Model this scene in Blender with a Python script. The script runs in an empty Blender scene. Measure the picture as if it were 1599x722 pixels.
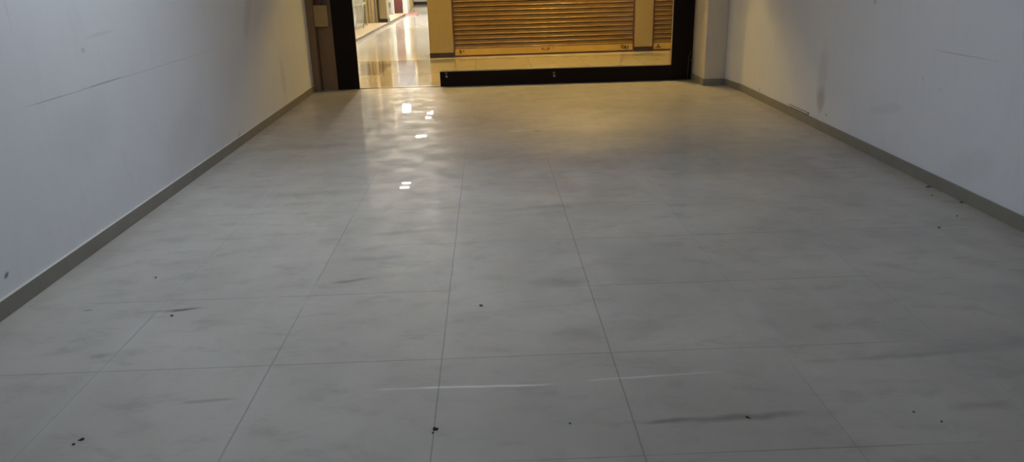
import bpy, bmesh, math, random
from mathutils import Vector, Matrix
random.seed(4)
S = bpy.context.scene
C = S.collection

# ---------------------------------------------------------------- camera
PITCH, YAW, ROLL = 19.123, 1.367, -1.500
F_PX = 1169.6
def set_camera():
    p, y, r = (math.radians(a) for a in (PITCH, YAW, ROLL))
    fw = Vector((math.sin(y)*math.cos(p), math.cos(y)*math.cos(p), -math.sin(p)))
    rt = Vector((math.cos(y), -math.sin(y), 0)); up = rt.cross(fw)
    c, s = math.cos(r), math.sin(r)
    X = c*rt + s*up; Yv = -s*rt + c*up; Z = -fw
    cd = bpy.data.cameras.new('camera'); co = bpy.data.objects.new('camera', cd); C.objects.link(co)
    cd.sensor_fit = 'HORIZONTAL'; cd.sensor_width = 36; cd.lens = F_PX/1599*36
    cd.clip_start = .05; cd.clip_end = 200
    M = Matrix((X, Yv, Z)).transposed().to_4x4(); M.translation = (0.203, -1.760, 1.2884)
    co.matrix_world = M
    S.camera = co
set_camera()

# ---------------------------------------------------------------- world, exposure, room light
S.view_settings.view_transform = 'Standard'
S.view_settings.look = 'None'
S.view_settings.gamma = 1
S.view_settings.use_curve_mapping = False
S.view_settings.exposure = 0
w = bpy.data.worlds.new('world'); S.world = w; w.use_nodes = True
w.node_tree.nodes['Background'].inputs[0].default_value = (.5, .6, .8, 1)
w.node_tree.nodes['Background'].inputs[1].default_value = .02

WARM = (1.0, .66, .195)
BEIGE = (1.0, .88, .73)
COOL = (.83, .915, 1.0)
def area(name, loc, size, sy, power, col, rot=(0, 0, 0), spread=180):
    l = bpy.data.lights.new(name, 'AREA'); l.shape = 'RECTANGLE'; l.size = size; l.size_y = sy
    l.energy = power; l.color = col; l.spread = math.radians(spread)
    o = bpy.data.objects.new(name, l); C.objects.link(o); o.location = loc; o.rotation_euler = rot
    return o
area('room_ceiling_light', (-.55, 2.1, 2.93), 2.2, 1.2, 46, COOL)

# ---------------------------------------------------------------- node helpers
class NT:
    def __init__(s, name):
        s.m = bpy.data.materials.new(name); s.m.use_nodes = True
        s.t = s.m.node_tree; s.n = s.t.nodes; s.b = s.n['Principled BSDF']; s.out = s.n['Material Output']
    def new(s, k, **kw):
        n = s.n.new(k)
        for a, v in kw.items(): setattr(n, a, v)
        return n
    def put(s, sock, v):
        if hasattr(v, 'links') or isinstance(v, bpy.types.NodeSocket): s.t.links.new(v, sock)
        else: sock.default_value = v
    def math(s, op, a, b=0.0, c=0.0, clamp=False):
        n = s.new('ShaderNodeMath', operation=op, use_clamp=clamp)
        s.put(n.inputs[0], a); s.put(n.inputs[1], b); s.put(n.inputs[2], c); return n.outputs[0]
    def vmath(s, op, a, b=(0, 0, 0)):
        n = s.new('ShaderNodeVectorMath', operation=op); s.put(n.inputs[0], a); s.put(n.inputs[1], b)
        return n.outputs['Value'] if op in ('LENGTH', 'DOT_PRODUCT', 'DISTANCE') else n.outputs[0]
    def pos(s): return s.new('ShaderNodeNewGeometry').outputs['Position']
    def obj(s): return s.new('ShaderNodeTexCoord').outputs['Object']
    def xyz(s, v):
        n = s.new('ShaderNodeSeparateXYZ'); s.put(n.inputs[0], v); return n.outputs
    def noise(s, v, scale, detail=4, rough=.55, dist=0):
        n = s.new('ShaderNodeTexNoise'); s.put(n.inputs['Vector'], v)
        n.inputs['Scale'].default_value = scale; n.inputs['Detail'].default_value = detail
        n.inputs['Roughness'].default_value = rough; n.inputs['Distortion'].default_value = dist
        return n.outputs[0]
    def ss(s, v, a, b, lo=0.0, hi=1.0):
        n = s.new('ShaderNodeMapRange', interpolation_type='SMOOTHSTEP'); s.put(n.inputs[0], v)
        n.inputs[1].default_value = a; n.inputs[2].default_value = b
        n.inputs[3].default_value = lo; n.inputs[4].default_value = hi; return n.outputs[0]
    def mix(s, f, a, b, mode='MIX'):
        n = s.new('ShaderNodeMix', data_type='RGBA', blend_type=mode); s.put(n.inputs[0], f)
        s.put(n.inputs[6], a if not isinstance(a, tuple) else (*a, 1)[:4]); s.put(n.inputs[7], b if not isinstance(b, tuple) else (*b, 1)[:4])
        return n.outputs[2]
    def bump(s, h, strength=.3, dist=.01):
        n = s.new('ShaderNodeBump'); s.put(n.inputs['Height'], h)
        n.inputs['Strength'].default_value = strength; n.inputs['Distance'].default_value = dist
        return n.outputs[0]
    def scl(s, v, k): return s.vmath('MULTIPLY', v, k)
    def col(s, v): s.put(s.b.inputs['Base Color'], v if not isinstance(v, tuple) else (*v, 1)[:4])
    def rough(s, v): s.put(s.b.inputs['Roughness'], v)

def simple(name, col, rough=.6, metal=0, var=.06, scale=12, coat=0, spec=None):
    t = NT(name); n = t.noise(t.obj(), scale)
    lo = tuple(c*(1-var*2) for c in col); hi = tuple(min(1, c*(1+var*2)) for c in col)
    t.col(t.mix(n, lo, hi)); t.rough(rough); t.b.inputs['Metallic'].default_value = metal
    t.b.inputs['Coat Weight'].default_value = coat
    if spec is not None: t.b.inputs['Specular IOR Level'].default_value = spec
    return t.m
def emis(name, col, s, base=.8):
    t = NT(name); t.col((base, base, base)); t.b.inputs['Emission Color'].default_value = (*col, 1)
    t.b.inputs['Emission Strength'].default_value = s; return t.m

# ---- floor of the room: dusty vitrified tiles, 0.6 m, with smudges of their own shape
def mat_floor():
    t = NT('dusty_floor_tiles'); P = t.pos(); x, y, z = t.xyz(P)
    n1 = t.noise(P, 1.1, 5, .6, .3)
    n2 = t.noise(t.scl(P, (1.0, 1.9, 1)), 4.6, 7, .68, .3)
    n3 = t.noise(P, 40, 3, .6)
    n4 = t.noise(t.scl(P, (2.0, .6, 1)), 1.7, 4, .5)
    base = t.mix(t.ss(n1, .3, .7), (.405, .382, .350), (.51, .485, .445))
    base = t.mix(t.ss(n4, .52, .72, 0, .55), base, (.52, .47, .45))
    base = t.mix(t.ss(n2, .48, .72, 0, .50), base, (.29, .272, .245))           # grey scuffs
    base = t.mix(t.ss(n2, .20, .36, .30, 0), base, (.66, .66, .65))             # wiped, paler places
    base = t.mix(t.math('MULTIPLY', n3, .14), base, (.25, .25, .25))
    # per tile tone
    tx = t.math('FLOOR', t.math('DIVIDE', x, .6)); ty = t.math('FLOOR', t.math('DIVIDE', y, .6))
    cx = t.new('ShaderNodeCombineXYZ'); t.put(cx.inputs[0], tx); t.put(cx.inputs[1], ty)
    wn = t.new('ShaderNodeTexWhiteNoise', noise_dimensions='2D'); t.put(wn.inputs[0], cx.outputs[0])
    base = t.mix(t.math('MULTIPLY', wn.outputs[0], .10), base, (.24, .24, .235))
    # joints: across (constant y) fade in and out, along (constant x) mostly visible
    wob = t.math('MULTIPLY', t.math('SUBTRACT', t.noise(P, 3, 2), .5), .006)
    def joint(c, off):
        f = t.math('FRACT', t.math('DIVIDE', t.math('ADD', t.math('ADD', c, wob), off), .6))
        return t.math('MULTIPLY', t.math('MINIMUM', f, t.math('SUBTRACT', 1.0, f)), .6)
    jx = joint(x, 0); jy = joint(y, 0)
    far = t.ss(y, 2.2, 4.2, 1, .18)
    vis_x = t.math('MULTIPLY', t.ss(t.noise(P, 1.3, 3), .36, .56, .12, 1), far)
    vis_y = t.math('MULTIPLY', t.ss(t.noise(t.vmath('ADD', P, (7.3, 2.1, 0)), 1.0, 3), .42, .58, .12, 1), far)
    def box(c, a, b, e=.05): return t.math('MULTIPLY', t.ss(c, a-e, a+e), t.ss(c, b-e, b+e, 1, 0))
    vis_y = t.math('MAXIMUM', vis_y, t.math('MULTIPLY', box(y, .4, .8), t.ss(x, .9, 1.4, .95, .25)))
    vis_y = t.math('MAXIMUM', vis_y, t.math('MULTIPLY', box(y, 1.0, 1.4), box(x, -.72, 0, .02)))
    vis_x = t.math('MAXIMUM', vis_x, t.math('MULTIPLY', box(x, -.1, .75), t.ss(y, 2.5, 4.6, .95, .1)))
    vis_x = t.math('MULTIPLY', vis_x, t.ss(x, .95, 1.05, 1, .45))
    vis_x = t.math('MAXIMUM', t.math('MULTIPLY', vis_x, t.ss(x, -1.05, -.95, .5, 1)), t.math('MULTIPLY', box(x, -1.3, -1.1), box(y, .72, 1.10, .1)))
    mx = t.math('MULTIPLY', t.ss(jx, .0012, .0036, 1, 0), vis_x)
    my = t.math('MULTIPLY', t.ss(jy, .0012, .0034, 1, 0), vis_y)
    jm = t.math('MULTIPLY', t.math('MAXIMUM', mx, my), .50)
    # paler worn band running beside the long joints
    wx = t.math('MULTIPLY', t.ss(jx, .0, .055, 1, 0), t.ss(t.noise(P, .9, 2), .45, .65, 0, .22))
    base = t.mix(wx, base, (.55, .56, .56))
    # stains: x, y, half length, half width, angle, strength, colour
    G = (.11, .108, .105)
    stains = [(.86, .168, .25, .020, .02, .55, G), (1.03, .172, .16, .022, .03, .45, G), (.70, .165, .07, .010, .1, .5, G),
        (1.66, .176, .10, .028, .1, .4, (.17, .18, .10)), (-1.10, 1.10, .065, .012, .25, .95, (.05, .05, .05)), (-1.16, 1.10, .10, .010, .1, .5, G),
        (-1.50, 1.13, .02, .008, .2, .7, G), (.12, .405, .27, .007, -.02, .75, (.80, .80, .79)), (.64, .423, .16, .006, .05, .6, (.72, .72, .71)),
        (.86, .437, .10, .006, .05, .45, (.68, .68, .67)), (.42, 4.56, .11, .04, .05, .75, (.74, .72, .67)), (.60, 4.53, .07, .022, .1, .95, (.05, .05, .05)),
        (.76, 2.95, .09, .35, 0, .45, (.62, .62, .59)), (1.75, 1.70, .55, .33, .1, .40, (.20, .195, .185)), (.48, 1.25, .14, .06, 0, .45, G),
        (.50, .75, .10, .06, .2, .35, G), (.75, .78, .12, .07, .2, .30, G), (-.45, 1.35, .10, .02, .3, .6, G), (-.40, 1.62, .18, .04, .1, .4, G),
        (-.25, 2.0, .22, .035, .1, .4, G), (1.5, 3.75, .55, .25, .1, .35, (.24, .235, .22)), (.0, 3.6, .7, .22, .05, .35, G),
        (-.9, 2.8, .4, .09, .1, .35, G), (-1.2, 4.2, .5, .10, .1, .35, G), (1.3, 5.6, .45, .18, -.2, .45, (.22, .20, .16)), (.9, 6.2, .5, .1, .1, .35, (.22, .20, .16)),
        (1.62, .50, .35, .02, .05, .35, G), (1.42, .74, .05, .05, 0, .35, G), (-1.25, .72, .05, .02, .4, .35, G), (-.75, .38, .09, .012, .1, .4, G),
        (-.35, .96, .05, .05, 0, .35, (.56, .56, .56)), (1.9, .55, .5, .05, .05, .3, G), (.45, 2.35, .3, .05, .1, .35, G), (-.5, 4.9, .1, .05, .1, .5, G)]
    wv = t.new('ShaderNodeTexNoise'); t.put(wv.inputs['Vector'], P); wv.inputs['Scale'].default_value = 9; wv.inputs['Detail'].default_value = 4
    dist = t.scl(t.vmath('SUBTRACT', wv.outputs['Color'], (.5, .5, .5)), (1.7, 1.7, 0))
    for sx, sy, a, b, ang, st, colr in stains:
        mp = t.new('ShaderNodeMapping', vector_type='TEXTURE'); t.put(mp.inputs[0], P)
        mp.inputs['Location'].default_value = (sx, sy, 0); mp.inputs['Rotation'].default_value = (0, 0, ang)
        mp.inputs['Scale'].default_value = (a, b, 1)
        d = t.vmath('LENGTH', t.vmath('ADD', t.scl(mp.outputs[0], (1, 1, 0)), dist))
        base = t.mix(t.ss(d, .0 if b > .015 else .3, 1.35, st*(.62 if b > .03 else .9), 0), base, colr)
    base = t.mix(jm, base, (.12, .118, .112))
    t.col(base)
    t.rough(t.ss(t.noise(P, 5, 5, .6), .3, .7, .40, .58))
    t.b.inputs['Specular IOR Level'].default_value = .42
    t.b.inputs['Coat Weight'].default_value = .30; t.b.inputs['Coat IOR'].default_value = 1.35
    t.put(t.b.inputs['Coat Roughness'], t.ss(t.noise(P, 2.5, 3), .35, .65, .004, .012))
    h = t.math('ADD', t.noise(t.scl(P, (1, 1, 1)), 11, 3, .6), t.math('MULTIPLY', t.noise(P, 60, 2), .04))
    nb = t.bump(t.math('MULTIPLY', h, t.ss(y, 5.5, 6.1, .05, 1)), .30, .0020)
    t.put(t.b.inputs['Coat Normal'], nb); t.put(t.b.inputs['Normal'], t.bump(jm, .5, -.001))
    return t.m

# ---- polished floor of the shopping arcade with inlaid bands
def mat_arcade():
    t = NT('polished_arcade_floor'); P = t.pos(); x, y, z = t.xyz(P)
    n = t.noise(P, 2.2, 5)
    cream = t.mix(n, (.37, .34, .27), (.43, .40, .32))
    mauve = t.mix(n, (.38, .335, .29), (.44, .39, .34))
    dark = t.mix(n, (.19, .15, .11), (.24, .19, .14))
    def band(c, a, b):
        return t.math('MULTIPLY', t.ss(c, a-.008, a+.008), t.ss(c, b-.008, b+.008, 1, 0))
    c = t.mix(band(x, -30, -.79), cream, mauve)
    c = t.mix(t.ss(y, 10.34, 10.36), c, t.mix(n, (.74, .70, .64), (.82, .79, .74)))
    lft = band(x, -30, -1.29)
    c = t.mix(t.math('MULTIPLY', lft, band(y, 8.62, 10.0)), c, dark)
    c = t.mix(t.math('MULTIPLY', lft, band(y, 8.02, 8.46)), c, cream)
    c = t.mix(t.math('MULTIPLY', band(x, -30, -.79), band(y, 10.02, 10.30)), c, cream)
    c = t.mix(band(y, 10.31, 10.35), c, (.14, .10, .07))
    def joint(v, s, o):
        f = t.math('FRACT', t.math('DIVIDE', t.math('ADD', v, o), s))
        return t.ss(t.math('MULTIPLY', t.math('MINIMUM', f, t.math('SUBTRACT', 1.0, f)), s), .001, .004, 1, 0)
    c = t.mix(t.math('MULTIPLY', t.math('MAXIMUM', joint(x, .8, .0), joint(y, .8, .25)), .28), c, (.2, .16, .1))
    t.col(c); t.rough(t.math('ADD', t.ss(t.noise(P, 3, 4), .3, .7, .05, .09), t.ss(x, -.50, -.15, 0, .09))); t.b.inputs['Specular IOR Level'].default_value = .6
    t.put(t.b.inputs['Normal'], t.bump(t.noise(P, 4, 2), .05, .003))
    return t.m

def mat_wall(name, col, left=None):
    t = NT(name); P = t.pos(); x, y, z = t.xyz(P)
    n = t.noise(P, 1.4, 5, .6); n2 = t.noise(t.scl(P, (1, 1, .35)), 9, 5, .6); n3 = t.noise(P, 90, 2)
    c = t.mix(n, tuple(k*.92 for k in col), col)
    c = t.mix(t.ss(n2, .5, .8, 0, .22), c, tuple(k*.78 for k in col))
    yz = t.new('ShaderNodeCombineXYZ'); t.put(yz.inputs[0], y); t.put(yz.inputs[1], z)
    V = yz.outputs[0]
    wv = t.new('ShaderNodeTexNoise'); t.put(wv.inputs['Vector'], P); wv.inputs['Scale'].default_value = 7; wv.inputs['Detail'].default_value = 3
    dist = t.scl(t.vmath('SUBTRACT', wv.outputs['Color'], (.5, .5, .5)), (.8, .8, 0))
    def stain(c, sy, sz, a, b, ang, st, colr, hard=.35):
        mp = t.new('ShaderNodeMapping', vector_type='TEXTURE'); t.put(mp.inputs[0], V)
        mp.inputs['Location'].default_value = (sy, sz, 0); mp.inputs['Rotation'].default_value = (0, 0, ang); mp.inputs['Scale'].default_value = (a, b, 1)
        d = t.vmath('LENGTH', t.vmath('ADD', mp.outputs[0], dist))
        return t.mix(t.ss(d, hard, 1.15, st, 0), c, colr)
    G = (.27, .27, .27)
    L = []
    if left is True:
        L = [(2.9, .787, 1.45, .0030, .004, .28, G), (2.30, .787, .30, .005, .01, .55, G), (1.80, .782, .25, .004, 0, .4, G), (1.17, .155, .022, .012, .5, .8, (.1, .1, .1)),
             (1.05, .06, .02, .012, .5, .5, G), (2.05, 1.22, .02, .012, 0, .5, G), (2.35, 1.03, .18, .012, .05, .14, G), (2.15, .97, .02, .015, 0, .35, G),
             (5.0, 1.0, .35, .10, .8, .2, G), (4.35, .06, .012, .07, .3, .6, G), (4.3, .08, .05, .015, .1, .35, G), (3.9, 1.18, .25, .02, 0, .22, G),
             (5.9, .35, .10, .30, .1, .18, G), (3.2, .30, .5, .2, .3, .10, G), (1.6, 1.25, .012, .18, 0, .10, G), (2.0, .60, .4, .2, .2, .10, G)]
    if left is False:
        L = [(4.26, .25, .10, .12, .0, .45, (.30, .30, .28)), (4.28, .45, .10, .30, .0, .16, (.30, .30, .28)), (4.125, .14, .012, .008, 0, .95, (.10, .02, .05)), (2.45, .784, .35, .004, .0, .40, G),
             (3.55, 1.03, .03, .02, 0, .40, G), (5.75, .10, .02, .02, 0, .5, G), (2.6, .56, .004, .02, 0, .5, G), (2.8, .60, .006, .02, 0, .4, G),
             (3.2, .35, .25, .04, -.2, .12, G), (5.1, .05, .02, .02, 0, .45, G), (2.2, .2, .3, .1, -.4, .10, G)]
    for s_ in L: c = stain(c, *s_)
    t.col(c); t.rough(.72); t.b.inputs['Specular IOR Level'].default_value = .25
    t.put(t.b.inputs['Normal'], t.bump(t.math('ADD', t.math('MULTIPLY', n3, .25), t.noise(P, 14, 4)), .16, .006))
    return t.m

M = {}
M['floor'] = mat_floor()
M['arcade'] = mat_arcade()
WC = (.755, .775, .825)
M['wall_l'] = mat_wall('painted_plaster_left', WC, True)
M['wall_r'] = mat_wall('painted_plaster_right', WC, False)
M['wall'] = mat_wall('painted_plaster', (.64, .60, .53))
M['ceil'] = simple('ceiling_paint', (.7, .7, .7), .8)
M['skirt'] = simple('taupe_skirting_tile', (.235, .222, .195), .45, var=.10, scale=7)
M['black'] = simple('black_granite', (.009, .0045, .0035), .35, var=.25, scale=200, spec=.15)
M['brownwall'] = simple('brown_wall_panel', (.22, .135, .075), .7, var=.06)
M['darkgap'] = simple('dark_recess', (.03, .02, .015), .8)
M['cream'] = simple('cream_tile', (.265, .21, .105), .38, var=.03, scale=3)
M['creamjoint'] = simple('tile_grout', (.30, .20, .08), .8)
M['dskirt'] = simple('dark_brown_skirting', (.022, .013, .011), .35)
M['steel'] = simple('brushed_steel', (.62, .60, .56), .32, metal=.9)
M['plate'] = simple('scratched_plate', (.16, .15, .13), .5, metal=.3, var=.4, scale=400)
M['box'] = simple('aged_cream_plastic', (.40, .27, .12), .55)
M['conduit'] = simple('grey_green_conduit', (.13, .13, .12), .5)
M['redbrown'] = simple('red_brown_wood', (.12, .03, .02), .45)
M['rust'] = simple('rusty_iron', (.10, .045, .02), .7, metal=.2, var=.35, scale=60)
M['brass'] = simple('bright_brass', (.80, .66, .42), .2, metal=1)
M['pink'] = simple('pink_stone_step', (.52, .27, .22), .5)
M['olive'] = simple('olive_grey_frame', (.30, .27, .16), .45)
M['tan'] = simple('tan_curtain', (.50, .40, .24), .8)
M['pale'] = simple('pale_shop_wall', (.66, .67, .62), .6)
M['plinth'] = simple('tan_stone_plinth', (.56, .45, .29), .35)
M['riser'] = simple('brown_stone_riser', (.13, .085, .05), .4)
M['white'] = simple('white_plastic', (.62, .60, .56), .5)
M['crumb'] = simple('dark_grit', (.035, .033, .032), .8, var=.3, scale=300)
M['chip'] = simple('grey_plaster_chip', (.14, .13, .12), .8, var=.3, scale=300)
M['lampbody'] = simple('white_lamp_housing', (.7, .7, .68), .4)
def mat_shutter():
    t = NT('brown_painted_slats'); P = t.obj(); n = t.noise(t.scl(P, (.8, 1, 5)), 3.5, 5, .6); n2 = t.noise(t.scl(P, (6, 1, 1)), 2, 4)
    c = t.mix(t.ss(n, .3, .7), (.135, .078, .018), (.20, .120, .030))
    c = t.mix(t.ss(n2, .5, .75, 0, .5), c, (.16, .08, .028))
    zf = t.math('FRACT', t.math('DIVIDE', t.math('SUBTRACT', 2.35, t.xyz(P)[2]), .0715))      # paler slat lips, their highlight painted into the colour
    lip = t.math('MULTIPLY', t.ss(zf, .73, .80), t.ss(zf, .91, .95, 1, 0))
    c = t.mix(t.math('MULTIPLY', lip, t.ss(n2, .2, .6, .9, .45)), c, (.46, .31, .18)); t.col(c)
    t.rough(t.ss(n2, .3, .7, .30, .45)); t.b.inputs['Metallic'].default_value = .15; return t.m
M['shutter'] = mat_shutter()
M['bar'] = simple('ochre_painted_bar', (.40, .27, .07), .4, var=.08, scale=6)
M['guide'] = simple('dark_red_guide', (.075, .022, .012), .5)
def mat_gold():
    t = NT('gold_slats'); P = t.obj(); t.col(t.mix(t.noise(P, 5), (.45, .30, .08), (.62, .45, .15))); t.rough(.35); return t.m
M['gold'] = mat_gold()
def mat_glass():
    t = NT('clear_glass')
    tr = t.new('ShaderNodeBsdfTransparent'); tr.inputs[0].default_value = (.99, .995, .99, 1)
    gl = t.new('ShaderNodeBsdfGlossy'); gl.inputs['Roughness'].default_value = .01
    lw = t.new('ShaderNodeLayerWeight'); lw.inputs[0].default_value = .5       # Schlick, the same from both faces
    fr = t.math('ADD', t.math('MULTIPLY', t.math('POWER', lw.outputs['Facing'], 5.0), .9), .025)
    mx = t.new('ShaderNodeMixShader'); t.t.links.new(fr, mx.inputs[0])
    t.t.links.new(tr.outputs[0], mx.inputs[1]); t.t.links.new(gl.outputs[0], mx.inputs[2]); t.t.links.new(mx.outputs[0], t.out.inputs[0])
    return t.m
M['glass'] = mat_glass()
M['em_warm'] = emis('warm_lamp_diffuser', WARM, 165)
M['em_beige'] = emis('soft_lamp_diffuser', BEIGE, 1350)
M['em_cool'] = emis('cool_lamp_diffuser', (.72, .86, 1.0), 120)
M['em_sign'] = emis('backlit_sign_face', (.80, .90, 1.0), .42, .03)
M['em_shop'] = emis('shop_ceiling_panel', (.90, .97, 1.0), 1.6)

# ---------------------------------------------------------------- mesh helpers
def BM(): return bmesh.new()
def bx(bm, x0, x1, y0, y1, z0, z1, bev=0):
    b = bmesh.new()
    vs = [b.verts.new(p) for p in ((x0,y0,z0),(x1,y0,z0),(x1,y1,z0),(x0,y1,z0),(x0,y0,z1),(x1,y0,z1),(x1,y1,z1),(x0,y1,z1))]
    for f in ((3,2,1,0),(4,5,6,7),(0,1,5,4),(1,2,6,5),(2,3,7,6),(3,0,4,7)): b.faces.new([vs[i] for i in f])
    if bev: bmesh.ops.bevel(b, geom=list(b.edges), offset=bev, segments=2, profile=.5, affect='EDGES')
    me = bpy.data.meshes.new('t'); b.to_mesh(me); b.free(); bm.from_mesh(me); bpy.data.meshes.remove(me)
    return bm
def prism(bm, pts, z0, z1):
    lo = [bm.verts.new((p[0], p[1], z0)) for p in pts]; hi = [bm.verts.new((p[0], p[1], z1)) for p in pts]
    n = len(pts); fs = [bm.faces.new(lo[::-1]), bm.faces.new(hi)]
    for i in range(n): fs.append(bm.faces.new([lo[i], lo[(i+1) % n], hi[(i+1) % n], hi[i]]))
    bmesh.ops.recalc_face_normals(bm, faces=fs); return bm
def tube(bm, pts, r, seg=10, closed=False):
    pts = [Vector(p) for p in pts]; rings = []; n = len(pts)
    for i, p in enumerate(pts):
        a = pts[i-1] if (i > 0 or closed) else p; b = pts[(i+1) % n] if (i < n-1 or closed) else p
        d = (b-a).normalized(); u = d.orthogonal().normalized() if i == 0 else (u - d*u.dot(d)).normalized(); v = d.cross(u)
        rings.append([bm.verts.new(p + r*(math.cos(2*math.pi*k/seg)*u + math.sin(2*math.pi*k/seg)*v)) for k in range(seg)])
    for i in range(n if closed else n-1):
        A, B = rings[i], rings[(i+1) % n]
        for k in range(seg): bm.faces.new([A[k], A[(k+1) % seg], B[(k+1) % seg], B[k]])
    if not closed: bm.faces.new(rings[0][::-1]); bm.faces.new(rings[-1])
    return bm
def lathe_y(bm, cx, y, cz, prof, seg=24):      # rings of (radius, y offset) about an axis along y
    rings = [[bm.verts.new((cx + r*math.cos(2*math.pi*k/seg), y + o, cz + r*math.sin(2*math.pi*k/seg))) for k in range(seg)] for r, o in prof]
    for A, B in zip(rings, rings[1:]):
        for k in range(seg): bm.faces.new([A[k], A[(k+1) % seg], B[(k+1) % seg], B[k]])
    bm.faces.new(rings[0][::-1]); bm.faces.new(rings[-1]); return bm
def obj(name, bm, mat, parent=None, smooth=False):
    bmesh.ops.recalc_face_normals(bm, faces=list(bm.faces))
    me = bpy.data.meshes.new(name); bm.to_mesh(me); bm.free(); me.materials.append(M[mat])
    if smooth:
        for p in me.polygons: p.use_smooth = True
    o = bpy.data.objects.new(name, me); C.objects.link(o)
    if parent: o.parent = parent
    return o
def tag(o, label, cat, group=None):
    o['label'] = label; o['category'] = cat
    if group: o['group'] = group
    return o
def thing(name, label, cat, loc=(0, 0, 0), rz=0, group=None):
    o = bpy.data.objects.new(name, None); C.objects.link(o); o.location = loc; o.rotation_euler = (0, 0, rz)
    return tag(o, label, cat, group)
def struct(name, bm, mat, parent=None, label=None):
    o = obj(name, bm, mat, parent)
    if not parent: o['kind'] = 'structure'
    if label: o['label'] = label
    return o

# ---------------------------------------------------------------- the room
XL = lambda y: -1.796 - .0097*y          # face of the left skirting
XR = lambda y: 2.790 + .0193*y           # face of the right skirting
T = .012
CZ = 3.0; YB = -5.0
SK = .074
struct('floor', bx(BM(), -2.05, 3.10, YB-.12, 7.352, -.12, 0), 'floor', label='dusty grey tiled floor of the empty shop unit')
struct('ceiling', bx(BM(), -2.05, 3.15, YB-.12, 7.60, CZ, CZ+.12), 'ceil')
YLE = 7.235
struct('wall_left', prism(BM(), [(XL(YB)-T, YB), (XL(YLE)-T, YLE), (XL(YLE)-.2, YLE), (XL(YB)-.2, YB)], 0, CZ), 'wall_l', label='scuffed white left wall with a faint pencil line')
struct('wall_right', prism(BM(), [(XR(YB)+T, YB), (XR(6.35)+T, 6.35), (2.868+T, 6.80), (2.868+.25, 6.80), (XR(YB)+.25, YB)], 0, CZ), 'wall_r', label='white right wall with a grey smudge near the skirting')
struct('wall_back', bx(BM(), -2.05, 3.15, YB-.12, YB, 0, CZ), 'wall')
def skirt(name, pts, out, lab):        # pts: wall foot line, front face; out: offset toward the wall
    poly = pts + [(p[0]+o[0], p[1]+o[1]) for p, o in zip(pts[::-1], out[::-1])]
    return struct(name, prism(BM(), poly, 0, SK), 'skirt', label=lab)
skirt('baseboard_left', [(XL(YB), YB), (XL(YLE), YLE)], [(-T, 0), (-T, 0)], 'taupe tile skirting along the left wall')
skirt('baseboard_right', [(XR(YB), YB), (XR(6.35), 6.35), (2.868, 6.79)], [(T, 0)]*3, 'taupe tile skirting along the right wall')
# pale ridge on the left skirting top, its lit edge put into the colour
struct('trim_1', prism(BM(), [(XL(YB)+.001, YB), (XL(7.2)+.001, 7.2), (XL(7.2)-T, 7.2), (XL(YB)-T, YB)], SK, SK+.0035), 'white')
# left end: short pier, recessed brown panel
struct('wall_left_end', bx(BM(), -2.06, -1.800, YLE, 7.48, 0, CZ), 'brownwall', label='brown pier at the far left corner')
struct('wall_left_panel', bx(BM(), -1.800, -1.600, 7.345, 7.50, 0, CZ), 'brownwall', label='brown wall panel beside the black post')
struct('trim_2', bx(BM(), -1.802, -1.793, 7.330, 7.346, 0, CZ), 'darkgap')
# right end: projecting column
col = struct('wall_column', bx(BM(), 2.642, 2.95, 6.812, 7.60, 0, CZ, .006), 'wall', label='white square column at the far right corner')
struct('baseboard_column', prism(BM(), [(2.868, 6.80), (2.63, 6.80), (2.63, 7.33), (2.642, 7.33), (2.642, 6.812), (2.868, 6.812)], 0, SK), 'skirt', label='taupe skirting around the far right column')
# wall over the shopfront
struct('wall_front', bx(BM(), -1.62, 2.645, 7.36, 7.56, 2.26, CZ), 'wall')

# ---------------------------------------------------------------- shopfront
YF = 7.33
sf = thing('shopfront', 'black framed glass shopfront with a low black bottom rail and open doorway', 'shopfront', (0, YF, 0))
obj('post', bx(BM(), -1.612, -1.360, .0, .045, 0, 2.26, .003), 'black', sf)['label'] = 'wide black post left of the open doorway'
obj('post', bx(BM(), 2.385, 2.632, .0, .06, 0, 2.26, .003), 'black', sf)['label'] = 'wide black post at the right end'
obj('header', bx(BM(), -1.3595, 2.3845, .001, .06, 2.0, 2.26, .003), 'black', sf)
rail = obj('bottom_rail', bx(BM(), -.392, 2.3845, .0, .06, .002, .180, .003), 'black', sf)
b = bx(BM(), -.390, 2.372, -.002, .004, .176, .182)
obj('bead', b, 'steel', sf)['label'] = 'thin bright metal bead along the rail top'
obj('bead', bx(BM(), 2.374, 2.3848, .002, .02, .182, 1.999), 'brass', sf)['label'] = 'thin upright bead at the right post'
obj('pane', bx(BM(), -.385, 2.374, .045, .055, .181, 1.999), 'glass', sf)
for lx, lz in ((-.314, .120), (.976, .092)):
    lk = obj('lock', lathe_y(BM(), lx, 0, lz, [(.013, -.001), (.013, -.007), (.0105, -.009), (.0065, -.009), (.0055, -.004)]), 'steel', rail)
    lk['label'] = 'round steel lock ring on the black rail'
    obj('keyhole', lathe_y(BM(), lx, 0, lz, [(.0056, -.0085), (.003, -.0085)], 12), 'darkgap', rail)
    obj('lock_plate', bx(BM(), lx-.016, lx+.010, -.0025, -.0002, lz+.024, lz+.046, .0008), 'plate', rail)['label'] = 'worn grey plate above the lock'
# threshold
th = thing('threshold', 'cream stone threshold strip with dark gaps across the open doorway', 'threshold', (0, 7.36, 0))
obj('strip', bx(BM(), -1.359, -.393, .0, .05, -.01, .006, .002), 'cream', th)
obj('floor_track', bx(BM(), -1.355, -1.13, -.012, .0, -.01, .0075, .001), 'darkgap', th)
obj('floor_track', bx(BM(), -.56, -.395, -.010, .0, -.01, .0055, .001), 'darkgap', th)

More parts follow.
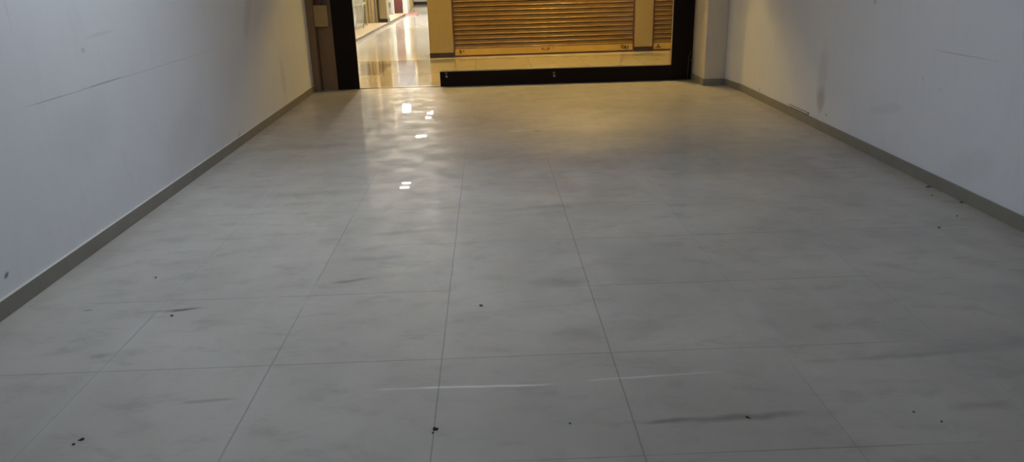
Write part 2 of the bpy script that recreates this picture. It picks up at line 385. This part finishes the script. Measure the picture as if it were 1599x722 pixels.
# ---------------------------------------------------------------- junction box & conduit in the far left corner
jb = thing('junction_box', 'aged cream box fixed on the brown panel left of the black post', 'junction box', (-1.722, 7.345, .855), 0)
obj('body', bx(BM(), -.078, .072, -.055, 0, -.115, .118, .004), 'box', jb)
obj('cover', bx(BM(), -.080, .074, -.064, -.055, -.118, .121, .003), 'box', jb)
obj('screw', lathe_y(BM(), -.003, -.064, .105, [(.005, .001), (.005, -.002), (.003, -.003)], 12), 'steel', jb)
obj('screw', lathe_y(BM(), -.003, -.064, -.102, [(.005, .001), (.005, -.002), (.003, -.003)], 12), 'steel', jb)
tag(obj('conduit_pipe', tube(BM(), [(-1.672, 7.318, .978), (-1.672, 7.318, 1.6), (-1.672, 7.318, 2.99)], .024, 16), 'conduit', None, True), 'grey green pipe rising behind the cream box', 'pipe')
tag(obj('wood_batten', bx(BM(), -1.785, -1.712, 7.318, 7.345, .978, 2.2, .002), 'redbrown'), 'dark red batten above the cream box', 'batten')
# thin wire at right post
tag(obj('wire', tube(BM(), [(2.612, 7.322, .335), (2.592, 7.321, .27), (2.588, 7.322, .18), (2.586, 7.323, .07), (2.585, 7.32, .004)], .0022, 8), 'chip', None, True), 'thin grey wire hanging down the right black post', 'wire')
tag(obj('wire_clip', bx(BM(), 2.618, 2.629, 7.312, 7.331, .215, .245, .003), 'chip'), 'small grey clip on the edge of the right black post', 'clip')
# strip lying on the right skirting
ps = thing('plastic_strip', 'slim pale strip stuck above the right skirting', 'strip', (0, 0, 0))
def yz_strip(y0, z0, y1, z1, h, d):
    bm = BM(); vs = []
    for yy, zz in ((y0, z0), (y1, z1)):
        x = XR(yy)+T
        vs += [bm.verts.new((x-d, yy, zz)), bm.verts.new((x, yy, zz)), bm.verts.new((x, yy, zz+h)), bm.verts.new((x-d, yy, zz+h))]
    for f in ((0, 1, 2, 3), (7, 6, 5, 4), (0, 4, 5, 1), (1, 5, 6, 2), (2, 6, 7, 3), (3, 7, 4, 0)): bm.faces.new([vs[i] for i in f])
    return bm
obj('strip_face', yz_strip(4.93, .078, 4.47, .078, .016, .003), 'white', ps)
obj('strip_edge', yz_strip(4.93, .094, 4.47, .094, .0028, .004), 'chip', ps)
obj('strip_gap', yz_strip(4.90, .0745, 4.47, .0745, .0032, .0035), 'crumb', ps)
obj('end_cap', yz_strip(4.484, .086, 4.463, .086, .011, .006), 'chip', ps)

# ---------------------------------------------------------------- crumbs on the floor
def crumb(x, y, s, label, mat='crumb', parts=3, z=0):
    bm = BM()
    for k in range(parts):
        r = .8*s*(random.uniform(.45, .8) if k else 1)
        ox, oy = (0, 0) if k == 0 else (random.uniform(-1, 1)*s*1.1, random.uniform(-1, 1)*s*.9)
        m = Matrix.Translation((ox, oy, r*.32)) @ Matrix.Rotation(random.uniform(0, 3), 4, 'Z') @ Matrix.Diagonal((r, r*.7, r*.42, 1))
        g = bmesh.ops.create_icosphere(bm, subdivisions=2, radius=1, matrix=m)
        for v in g['verts']:
            v.co += Vector((random.uniform(-1, 1), random.uniform(-1, 1), random.uniform(-1, 1)))*r*.13; v.co.z = max(v.co.z, .0)
    o = obj('grit_crumb', bm, mat); o.location = (x, y, z); return tag(o, label, 'debris', 'crumbs scattered on the floor')
crumb(.008, .168, .0075, 'dark crumb with bits beside it on the central tile joint', parts=4)
crumb(-.002, .150, .0045, 'smaller crumb just in front of the largest central crumb', parts=1)
crumb(-1.048, .188, .008, 'dark crumb near the front left corner of the floor', parts=2)
crumb(-1.062, .165, .006, 'smaller of the two crumbs at the front left', parts=1)
crumb(.408, .171, .0045, 'tiny lone crumb on the tile between the two central joints', parts=1)
crumb(.943, .166, .0065, 'dark crumb on the long grey smudge', parts=2)
crumb(1.448, .159, .0050, 'left one of two tiny crumbs at the front right', parts=1)
crumb(1.501, .104, .0050, 'right one of two tiny crumbs at the front right', parts=1)
crumb(2.462, 1.778, .009, 'small crumb out on the floor near the right wall', 'chip', 2)
crumb(-1.120, 1.045, .008, 'small crumb in front of the black scuff on the left', parts=1)
crumb(-1.36, 1.47, .008, 'grey crumb behind the black scuff on the left', 'chip', 1)
crumb(.135, 1.036, .010, 'small crumb on the tile right of the central joint', 'chip', 1)
crumb(2.818, 2.50, .014, 'flat dark chip against the right skirting, farther one', 'chip', 3)
crumb(2.822, 2.18, .013, 'flat dark chip against the right skirting, nearer one', 'chip', 3)
crumb(2.74, 2.33, .007, 'tiny chip on the floor between the two skirting chips', 'chip', 1)
crumb(2.66, 1.95, .008, 'tiny chip just off the right skirting nearest the camera', 'chip', 2)

# ---------------------------------------------------------------- arcade beyond
struct('floor', bx(BM(), -9, 9.5, 7.353, 36, -.12, 0), 'arcade', label='polished beige arcade floor with inlaid bands')
struct('ceiling', prism(BM(), [(-9, 7.61), (9.5, 7.61), (9.5, 36), (-9, 36)], 3.05, 3.17), 'ceil')
struct('ceiling', bx(BM(), -8.85, 9.35, 7.61, 10.2, 2.852, 3.049), 'ceil', label='lowered ceiling over the cross arcade')
struct('wall_arcade_near', bx(BM(), 2.96, 9.5, 7.40, 7.60, 0, 3.05), 'wall')
struct('wall_arcade_near', bx(BM(), -9, -2.065, 7.40, 7.60, 0, 3.05), 'wall')
struct('wall_arcade_right_end', bx(BM(), 9.4, 9.5, 7.61, 12, 0, 3.05), 'wall')
struct('wall_arcade_left_end', bx(BM(), -9, -8.9, 7.61, 12, 0, 3.05), 'wall')

A = math.radians(2.0); P0 = (-.744, 10.575)
def FP(u, d=0): return (P0[0] + u*math.cos(A) - d*math.sin(A), P0[1] + u*math.sin(A) + d*math.cos(A))
def pillar(u0, u1, label, depth=.9):
    x, y = FP(u0); t = thing('tiled_pillar', label, 'pillar', (x, y, 0), A); wd = u1-u0
    bm = BM(); bx(bm, 0, wd, 0, depth, .078, .7135, .0015); bx(bm, 0, wd, 0, depth, .7185, 1.36, .0015); bx(bm, 0, wd, 0, depth, 1.364, 2.0, .0015); bx(bm, 0, wd, 0, depth, 2.004, 3.049, .0015)
    obj('shaft', bm, 'cream', t)
    obj('grout', bx(BM(), .002, wd-.002, .002, depth-.002, .05, 3.04), 'creamjoint', t)
    obj('skirting', bx(BM(), -.003, wd+.003, -.006, depth, 0, .078, .002), 'dskirt', t)['label'] = 'dark brown skirting at the pillar foot'
pillar(0, .380, 'cream tiled pillar at the corridor corner left of the big shutter')
pillar(3.318, 3.612, 'cream tiled pillar between the two brown roller shutters')
pillar(6.60, 7.0, 'cream tiled pillar right of the second roller shutter')
def shutter(u0, u1, label, loc=None, rz=None, height=2.35, matc='shutter', bar='bar', dep=.03):
    x, y = FP(u0, dep) if loc is None else loc[:2]
    t = thing('roller_shutter', label, 'roller shutter', (x, y, 0), A if rz is None else rz, 'roller shutters along the arcade'); wd = u1-u0
    p = .0715; bm = BM(); prof = []; z = height
    seq = [(.0150, .000), (.0150, -.008), (.0060, -.013), (.0050, -.026), (.0060, -.044), (.0040, -.051), (-.0120, -.0595), (-.0140, -.0635), (-.0120, -.0670), (.0100, -.0690)]
    while z > .135 + p*.5:
        for a, b in seq: prof.append((a, z+b))
        z -= p
    prof.append((0, .12)); n = 24
    cols = [[bm.verts.new((.02 + (wd-.04)*i/n, py, pz)) for py, pz in prof] for i in range(n+1)]
    for a, b in zip(cols, cols[1:]):
        for k in range(len(prof)-1): bm.faces.new([a[k], b[k], b[k+1], a[k+1]])
    # a back skin gives the curtain its thickness
    bx(bm, .02, wd-.02, .016, .020, .12, height)
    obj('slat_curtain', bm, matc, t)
    bb = BM(); bx(bb, .015, wd-.015, -.012, .012, .030, .128, .002); bx(bb, .012, wd-.012, -.020, -.008, .028, .038, .001)
    br = obj('bottom_bar', bb, bar, t)
    obj('gap_shade_strip', bx(BM(), .0, wd, -.002, .02, 0, .0275), 'guide', t)['label'] = 'dark strip painted as the shaded gap under the shutter'  # solid dark strip stands in for the shade under the bar
    for gx in (0.0, wd-.022): obj('guide', bx(BM(), gx, gx+.022, -.028, .03, 0, height, .002), 'guide', t)
    obj('shutter_box', bx(BM(), 0, wd, -.03, .5, height, 3.049), 'cream' if matc == 'shutter' else 'pale', t)
    return t, br, wd
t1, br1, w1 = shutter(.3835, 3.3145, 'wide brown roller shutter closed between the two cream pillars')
# handle, hasp and rusty catches on the wide shutter
hx = (.845 + .6 - .003)
hb = BM(); tube(hb, [(1.435, -.012, .092), (1.437, -.028, .087), (1.46, -.030, .079), (1.505, -.030, .080), (1.530, -.028, .090), (1.532, -.012, .095)], .0045, 8)
obj('handle', hb, 'rust', br1, True)
for ha in (1.418, 1.522): obj('handle_plate', bx(BM(), ha, ha+.025, -.0155, -.0118, .078, .108, .001), 'rust', br1)
obj('slot', bx(BM(), 1.600, 1.606, -.014, -.0118, .090, .118), 'guide', br1)
def catch(px, par, flip=1):
    b = BM(); bx(b, px-.04, px+.05, -.017, -.0118, .050, .115, .002)
    bx(b, px+.062*flip, px+.074*flip, -.020, -.0118, .088, .102, .001)
    o = obj('hasp', b, 'rust', par); return o
b = BM(); bx(b, .088, .112, -.018, -.0118, .058, .112, .002); bx(b, .118, .128, -.016, -.0118, .050, .108, .002); tube(b, [(.145, -.014, .085), (.170, -.022, .092)], .005, 8)
obj('latch', b, 'rust', br1)['label'] = 'rusty latch at the left end of the bar'
b = BM(); tube(b, [(.158, -.013, .096), (.158, -.022, .096)], .009, 10); obj('latch_knob', b, 'guide', br1)
b = BM(); tube(b, [(w1-.215, -.014, .100), (w1-.190, -.020, .108), (w1-.165, -.020, .098), (w1-.150, -.022, .075), (w1-.175, -.020, .062), (w1-.205, -.018, .078)], .006, 8, True)
bx(b, w1-.15, w1-.085, -.020, -.0118, .052, .098, .002)
obj('hasp', b, 'rust', br1)['label'] = 'rusty hasp at the right end of the bar'
# padlock
px, py = FP(.3835 + w1-.118, -.012)
pl = thing('padlock', 'small bright padlock on the right end of the wide shutter', 'padlock', (px, py, .040), A)
obj('lock_body', bx(BM(), -.018, .018, -.020, 0, .0, .036, .005), 'brass', pl, True)
obj('shackle', tube(BM(), [(-.012, -.010, .034), (-.012, -.010, .052), (-.006, -.010, .060), (.006, -.010, .060), (.012, -.010, .052), (.012, -.010, .034)], .0035, 8), 'steel', pl, True)
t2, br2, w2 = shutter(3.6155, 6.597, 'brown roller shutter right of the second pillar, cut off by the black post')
b = BM(); bx(b, .085, .115, -.020, -.0118, .050, .105, .002); tube(b, [(.06, -.014, .058), (.10, -.024, .066), (.14, -.018, .062)], .008, 8)
obj('latch', b, 'rust', br2)['label'] = 'rusty latch low on the bar'
struct('wall_arcade_far', bx(BM(), 6.5, 9.4, 11.0, 11.2, 0, 3.05), 'wall')
struct('wall_arcade_far_left', bx(BM(), -8.9, -3.9, 11.5, 11.7, 0, 3.05), 'pale')
# right side wall of the long corridor, end wall
struct('wall_corridor_right', bx(BM(), -.76, -.66, 11.60, 33.2, 0, 3.05), 'pale')
struct('wall_corridor_end', bx(BM(), -4.2, -.77, 33.05, 33.2, 0, 3.05), 'pale', label='pale wall closing the far end of the corridor')
struct('baseboard_corridor_end', bx(BM(), -4.2, -.77, 33.03, 33.05, 0, .12), 'dskirt', label='dark skirting at the far corridor end')

# plinth along the corridor's left shops
pt = thing('stone_plinth', 'low tan stone plinth running along the corridor shops', 'plinth', (-2.5, 12.0, 0))
obj('slab', bx(BM(), -1.2, 0, 0, 12.0, .058, .078, .003), 'plinth', pt)
obj('riser', bx(BM(), -1.19, -.010, .01, 11.99, 0, .058), 'riser', pt)
# first shop: pale interior behind glass with a dark band
s1 = thing('glass_shop_window', 'pale glass shop window with a dark cross rail, nearest in the corridor', 'shop window', (-2.90, 12.0, .078))
obj('pane', bx(BM(), -.005, .005, .03, 6.15, .03, 2.4), 'glass', s1)
fr = BM(); bx(fr, -.02, .02, 0, 6.2, 0, .03); bx(fr, -.02, .02, 0, .04, .03, 2.45); bx(fr, -.02, .02, 6.15, 6.2, .03, 2.45); bx(fr, -.02, .02, 0, 6.2, 2.40, 2.45)
obj('frame', fr, 'olive', s1)
obj('cross_rail', bx(BM(), -.025, .02, .04, 6.15, .515, .575, .003), 'olive', s1)
obj('back_panel', bx(BM(), -.10, -.05, .05, 6.15, 0, 2.9), 'pale', s1)
obj('screen_fascia', bx(BM(), -.04, .04, 0, 6.2, 2.455, 2.96), 'cream', s1)  # unseen board added to screen light above the window
# door group at Y ~ 19
def slab(name, label, cat, x0, x1, y0, y1, z0, z1, mat, bev=.004):
    o = obj(name, bx(BM(), 0, x1-x0, 0, y1-y0, 0, z1-z0, bev), mat); o.location = (x0, y0, z0); return tag(o, label, cat)
slab('metal_post', 'olive grey metal post at the end of the nearest glass window', 'post', -3.08, -3.00, 18.75, 18.85, .078, 2.6, 'olive')
b = BM()
for k in range(6): tube(b, [(-2.985+.034*k, 18.95+(.02 if k % 2 else 0), .085), (-2.985+.034*k, 18.95+(.02 if k % 2 else 0), 2.5)], .020, 8)
tag(obj('shop_curtain', b, 'tan', None, True), 'tan pleated curtain beside the metal post in the corridor', 'curtain')
slab('door_jamb', 'cream door jamb between curtain and corridor column', 'door jamb', -2.775, -2.725, 19.0, 19.12, .078, 2.6, 'cream')
slab('dark_jamb', 'dark brown strip left of the tan corridor column', 'door jamb', -2.722, -2.684, 19.05, 19.15, .078, 2.6, 'dskirt')
tcol = thing('shop_column', 'tan corridor column with dark foot, between two lit shops', 'column', (-2.682, 19.1, 0))
obj('shaft', bx(BM(), 0, .205, 0, .45, .178, 3.04, .004), 'cream', tcol)
obj('skirting', bx(BM(), -.02, .212, -.01, .46, .079, .178, .003), 'dskirt', tcol)
b = tube(BM(), [(-2.80, 17.0, .09), (-2.84, 17.4, .35), (-2.86, 17.6, .75)], .012, 8)
tag(obj('leaning_rod', b, 'olive', None, True), 'thin dark leaning rod by the nearest glass window', 'rod')
# second lit shop
s2 = thing('lit_shop_window', 'brightly lit white shop window beyond the tan column', 'shop window', (-2.72, 19.62, .078))
obj('pane', bx(BM(), -.005, .005, .05, 3.0, .03, 2.5), 'glass', s2)
fr = BM(); bx(fr, -.02, .02, 0, 3.05, 0, .03); bx(fr, -.02, .02, 0, .05, .03, 2.5); bx(fr, -.02, .02, 3.0, 3.05, .03, 2.5); bx(fr, -.02, .02, 0, 3.05, 2.5, 2.56)
obj('frame', fr, 'pale', s2)
obj('back_panel', bx(BM(), -.50, -.45, 0, 3.05, 0, 2.9), 'pale', s2)
obj('screen_fascia', bx(BM(), -.04, .06, 0, 3.05, 2.565, 2.96), 'pale', s2)  # unseen board added to shield the shop's light panel
obj('light_panel', bx(BM(), -.42, -.06, .1, 2.9, 2.78, 2.80), 'em_shop', s2)
obj('display_base', bx(BM(), -.44, -.03, .03, 3.0, 0, .02), 'pale', s2)
obj('screen_panel', bx(BM(), -.50, -.03, -.02, 0, 0, 2.9), 'pale', s2)  # end panel added to keep the light panel out of floor reflections
obj('screen_panel', bx(BM(), -.50, -.03, 3.05, 3.07, 0, 2.9), 'pale', s2)  # far end closed likewise, added to screen the light panel
obj('display_shelf', bx(BM(), -.42, -.2, .3, 1.9, .42, .50, .004), 'olive', s2)
# brown door, white pillar, gold shutter, pink step, further on
slab('wooden_door', 'dark red brown door past the lit shop window', 'door', -2.96, -2.60, 24.10, 24.16, .06, 2.5, 'redbrown')
sg = thing('backlit_sign', 'pale blue backlit sign box over the brown door', 'sign', (-2.68, 24.02, 1.55))
obj('casing', bx(BM(), -.40, .40, 0, .07, 0, .95, .004), 'lampbody', sg)
obj('sign_face', bx(BM(), -.385, .385, -.006, -.0005, .015, .935), 'em_sign', sg)
slab('white_pillar', 'white pillar between the brown door and gold shutter', 'pillar', -2.60, -2.44, 24.20, 24.9, .05, 3.04, 'pale')
slab('stone_step', 'pink stone step before the gold shutter at the corridor end', 'step', -2.68, -2.14, 24.0, 25.2, 0, .048, 'pink')
shutter(0, 6.0, 'gold roller shutter near the far end of the corridor', (-2.55, 25.3), math.radians(93.5), 2.35, 'gold', 'gold')
struct('wall_corridor_left', bx(BM(), -3.9, -3.80, 11.7, 33.0, 0, 3.05), 'pale')

# ---------------------------------------------------------------- arcade lamps (fittings on the arcade ceiling)
def twin_lamp(x, y, mat, label, size=.06, gap=.30, wide=.17, z=3.05):
    wd = wide or size; 
    t = thing('ceiling_light', label, 'ceiling light', (x, y, z), 0, 'arcade ceiling lights')
    obj('housing', bx(BM(), -wd/2-.03, wd/2+.03, -gap/2-size/2-.03, gap/2+size/2+.03, -.035, 0, .003), 'lampbody', t)
    for s in (-1, 1): obj('diffuser', bx(BM(), -wd/2, wd/2, s*gap/2-size/2, s*gap/2+size/2, -.040, -.0355), mat, t)
twin_lamp(-1.70, 13.9, 'em_beige', 'twin square lamp over the corridor, nearest one', .05, .38)
twin_lamp(-1.78, 19.0, 'em_beige', 'twin square lamp over the middle of the corridor', .06, .10, .26)
twin_lamp(-1.78, 22.2, 'em_beige', 'twin square lamp over the far corridor', .06, .72)
twin_lamp(-1.78, 29.0, 'em_beige', 'twin square lamp by the corridor end wall')
twin_lamp(1.60, 8.75, 'em_warm', 'warm twin lamp in front of the wide shutter', .22, .30, .45, 2.85)
twin_lamp(-1.9, 8.75, 'em_warm', 'added warm twin lamp in front of the open doorway', .22, .30, .35, 2.85)  # unseen extra lamp, added to carry more warm light into the room
twin_lamp(-4.6, 9.3, 'em_warm', 'warm twin lamp in the left arm of the arcade', .22, .30, .45)
twin_lamp(6.3, 9.0, 'em_warm', 'warm twin lamp in the right arm of the arcade', .22, .30, .45)
ls = thing('light_panel', 'cool white square ceiling panel far along the corridor', 'ceiling light', (-2.62, 23.2, 3.05))
obj('frame', bx(BM(), -.18, .18, -.34, .34, -.03, 0, .003), 'lampbody', ls)
obj('diffuser', bx(BM(), -.14, .14, -.30, .30, -.036, -.0305), 'em_cool', ls)
